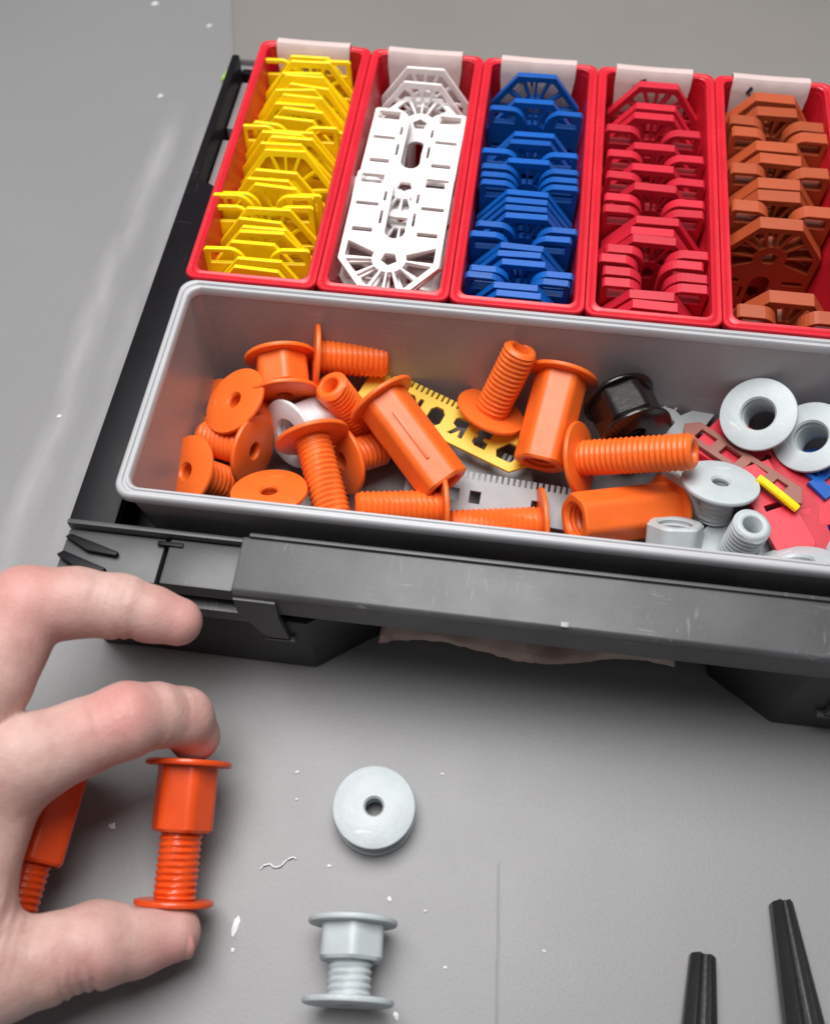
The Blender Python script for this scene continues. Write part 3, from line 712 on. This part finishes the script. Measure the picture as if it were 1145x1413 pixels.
sv = obj('plastic_shaving', tube_path(shv, .2, 'fleck'))
tag(sv, 'thin curly white plastic shaving left of the round pale connector', 'shaving')

# ------------------------------------------------------------------ the hand (one continuous surface from a distance field)
def build_hand():
    h = 0.8
    lo = np.array([-112.0, -222.0, -2.0]); hi = np.array([46.0, -84.0, 74.0])
    dims = np.ceil((hi - lo) / h).astype(int) + 1
    ax = [lo[i] + h * np.arange(dims[i], dtype=np.float32) for i in range(3)]
    Xg, Yg, Zg = np.meshgrid(*ax, indexing='ij')
    Pg = np.stack([Xg, Yg, Zg], -1).astype(np.float32)
    def cone(a, b, ra, rb):
        a = np.array(a, np.float32); b = np.array(b, np.float32); d = b - a
        t = np.clip(((Pg - a) @ d) / (d @ d), 0, 1)
        q = Pg - a - t[..., None] * d
        return np.sqrt((q * q).sum(-1)) - (ra + (rb - ra) * t)
    def smin(a, b, k):
        hh = np.clip(0.5 + 0.5 * (b - a) / k, 0, 1)
        return b + (a - b) * hh - k * hh * (1 - hh)
    def chain(pts, rs, k=1.6):
        d = None
        for i in range(len(pts) - 1):
            c = cone(pts[i], pts[i + 1], rs[i], rs[i + 1]); d = c if d is None else smin(d, c, k)
        return d
    J = HAND
    index = chain(J['index'], J['index_r']); middle = chain(J['middle'], J['middle_r'])
    thumb = chain(J['thumb'], J['thumb_r']); ring = chain(J['ring'], J['ring_r']); little = chain(J['little'], J['little_r'])
    palm = None
    for (a, b, ra, rb) in J['palm']:
        c = cone(a, b, ra, rb); palm = c if palm is None else smin(palm, c, 9)
    d = smin(palm, index, 5); d = smin(d, thumb, 7); d = np.minimum(d, smin(palm, middle, 6)); d = smin(d, smin(palm, middle, 6), 1.2)
    d = smin(d, ring, 1.5); d = smin(d, little, 1.5)
    for (p, dirv, offs, amp, w, rad) in J['creases']:
        p = np.array(p, np.float32); dv = np.array(dirv, np.float32); dv /= np.linalg.norm(dv)
        s = (Pg - p) @ dv
        r2 = ((Pg - p) ** 2).sum(-1)
        env = np.exp(-r2 / (rad * rad))
        for o in offs: d = d + 1.7 * amp * np.exp(-((s - o) / w) ** 2) * env
    for (p, nrm, rad) in J['press']:                      # pads flattened where they press on the flanges
        p = np.array(p, np.float32); nv = np.array(nrm, np.float32); nv /= np.linalg.norm(nv)
        q = Pg - p; hh = q @ nv; near = ((q * q).sum(-1) < rad * rad)
        d = np.where(near, np.maximum(d, -hh), d)
    # surface nets
    s = d < 0
    nx, ny, nz = d.shape
    c = np.zeros((nx - 1, ny - 1, nz - 1), np.int8)
    for i in (0, 1):
        for j in (0, 1):
            for k in (0, 1): c += s[i:nx - 1 + i, j:ny - 1 + j, k:nz - 1 + k]
    act = (c > 0) & (c < 8)
    idx = -np.ones(act.shape, np.int64); cells = np.argwhere(act); idx[act] = np.arange(len(cells))
    acc = np.zeros((len(cells), 3)); cnt = np.zeros(len(cells))
    corners = [(i, j, k) for i in (0, 1) for j in (0, 1) for k in (0, 1)]
    for a in corners:
        for b in corners:
            if sum(abs(a[q] - b[q]) for q in range(3)) == 1 and a < b:
                da = d[cells[:, 0] + a[0], cells[:, 1] + a[1], cells[:, 2] + a[2]]; db = d[cells[:, 0] + b[0], cells[:, 1] + b[1], cells[:, 2] + b[2]]
                cross = (da < 0) != (db < 0)
                t = np.where(cross, da / np.where(da - db == 0, 1, da - db), 0)[:, None]
                p = np.array(a) + t * (np.array(b) - np.array(a)); acc += np.where(cross[:, None], p, 0); cnt += cross
    V = lo + h * (cells + acc / cnt[:, None])
    F = []
    for axn in range(3):
        sl0 = [slice(None)] * 3; sl1 = [slice(None)] * 3; sl0[axn] = slice(0, -1); sl1[axn] = slice(1, None)
        cr = s[tuple(sl0)] != s[tuple(sl1)]
        e = np.argwhere(cr); u, v = [q for q in range(3) if q != axn]
        e = e[(e[:, u] > 0) & (e[:, v] > 0) & (e[:, u] < d.shape[u] - 1) & (e[:, v] < d.shape[v] - 1)]
        q = []
        for (du, dv_) in ((0, 0), (-1, 0), (-1, -1), (0, -1)):
            cc = e.copy(); cc[:, u] += du; cc[:, v] += dv_; q.append(idx[cc[:, 0], cc[:, 1], cc[:, 2]])
        F.append(np.stack(q, 1))
    F = np.concatenate(F); F = F[(F >= 0).all(1)]
    me = me_from('hand', V.tolist(), F.tolist(), 'skin', True, 180)
    fl_ = np.zeros(len(V))
    for p, r, a in J['flush']: fl_ = np.maximum(fl_, .8 * a * np.exp(-((V - np.array(p)) ** 2).sum(1) / (r * r)))
    at = me.attributes.new('flush', 'FLOAT', 'POINT'); at.data.foreach_set('value', fl_.astype(np.float32))
    o = obj('person', me); tag(o, 'left hand pinching an orange connector between index finger and thumb', 'hand')
    sm = o.modifiers.new('smooth', 'SMOOTH'); sm.iterations = 1; sm.factor = 0.35
    return o
HAND = {
 'index': [(-22, -152, 45), (-4, -141.5, 43.5), (6, -134.6, 42), (15.0, -128.4, 40.4), (20.6, -124.6, 35.4), (25.4, -122.6, 29.6), (27.3, -124.6, 22.0)], 'index_r': [12, 10.6, 9.0, 9.1, 7.9, 7.5, 6.6],
 'middle': [(-24, -150, 47), (-15.5, -127, 51.5), (-11.5, -108.4, 54.5), (-1, -105.0, 53), (9, -103.5, 50.5), (16.5, -103.6, 48.2), (22.8, -103.8, 46)], 'middle_r': [11, 9.4, 9.7, 8.2, 7.6, 6.5, 5.7],
 'thumb': [(-30, -190, 34), (-2, -185, 28), (8, -180.6, 24.6), (16.5, -176.2, 21.6), (24, -173.6, 17.4), (31.6, -170.6, 14.6)], 'thumb_r': [13, 11.2, 9.7, 9.7, 8.3, 6.8],
 'ring': [(-56, -146, 42), (-46, -122, 40), (-36, -128, 22), (-38, -138, 16)], 'ring_r': [9.5, 8.8, 7.8, 6.8],
 'little': [(-68, -150, 36), (-62, -130, 32), (-54, -134, 18), (-55, -144, 14)], 'little_r': [8.5, 7.6, 6.8, 6.0],
 'palm': [((-26, -154, 42), (-68, -172, 38), 14, 18), ((-42, -146, 43), (-72, -162, 38), 11, 15), ((-26, -186, 32), (-68, -180, 36), 13, 17), ((-10.5, -152, 39), (-13, -176, 35), 10, 10.5), ((-13, -176, 35), (-14, -188, 30), 10.5, 12), ((-66, -174, 37), (-90, -180, 36), 18, 20)],
 'press': [((27.2, -130.6, 20.6), (-0.0745, 0.968, 0.238), 12), ((29.79, -164.29, 12.32), (0.0745, -0.968, -0.238), 13)],
 'creases': [((14.2, -128.6, 49.5), (0.80, .52, -.3), (-4.6, -2.8, -1, 1.0, 2.8), .42, .62, 7.5), ((8.6, -103.5, 58), (1, 0, -.25), (-3.6, -1.8, 0, 1.8, 3.4), .36, .62, 7), ((17, -186, 23.5), (.93, .32, -.2), (-4.5, -2.4, -.2, 2.0), .75, .7, 8),
   ((25.0, -121.6, 36.5), (.6, .3, -.7), (-2.2, -.6, 1.2), .36, .62, 5.5), ((0, -176.5, 37), (1, .1, -.2), (-8, -6, -4, -2, 0, 2, 4, 6), .28, .62, 9), ((-1, -112, 48), (.9, -.1, -.3), (-5, -3), .4, .8, 6), ((18.5, -131.8, 33), (.55, .2, -.8), (-1.6, 1.4), .6, .7, 6),
   ((11, -108, 46), (1, 0, -.2), (-1, 1.4), .55, .7, 6), ((-30, -138, 60), (.5, .8, 0), (-4, 0, 4), .3, .9, 12)],
 'flush': [((15, -128, 49), 11, .85), ((-12, -108, 63), 14, .7), ((28, -123, 24), 10, .9), ((33, -175, 14), 10, .9), ((24, -104, 46), 10, .7), ((-28, -150, 55), 15, .45), ((17, -181, 27), 9, .45), ((-14, -116, 48), 9, .5), ((-4, -146, 33), 10, .45)],
}
hand = build_hand()
def nail(c, n, along, w, l):
    n = Vector(n).normalized(); y = Vector(along); y = (y - n * y.dot(n)).normalized(); x = y.cross(n)
    V, F = [], []; nu, nv = 9, 9
    for j in range(nv):
        for i in range(nu):
            u = -1 + 2 * i / (nu - 1); v = -1 + 2 * j / (nv - 1)
            uu = u * math.sqrt(1 - .35 * v * v); vv = v * math.sqrt(1 - .35 * u * u)
            p = Vector(c) + x * uu * w + y * vv * l - n * (uu * uu * w * .45 + max(0, -vv) * .3)
            V.append(tuple(p))
    for j in range(nv - 1):
        for i in range(nu - 1): F.append((j * nu + i, j * nu + i + 1, (j + 1) * nu + i + 1, (j + 1) * nu + i))
    o = obj('nail', me_from('nail', V, F, 'nail'), hand)
    md = o.modifiers.new('thick', 'SOLIDIFY'); md.thickness = 0.0005; md.offset = 0
nail((33.5, -174.9, 17.75), (.30, -.72, .62), (1, .35, -.35), 4.3, 5.0)
nail((28.9, -118.2, 21.6), (.25, .95, -.1), (.2, -.1, -1), 3.6, 4.2)
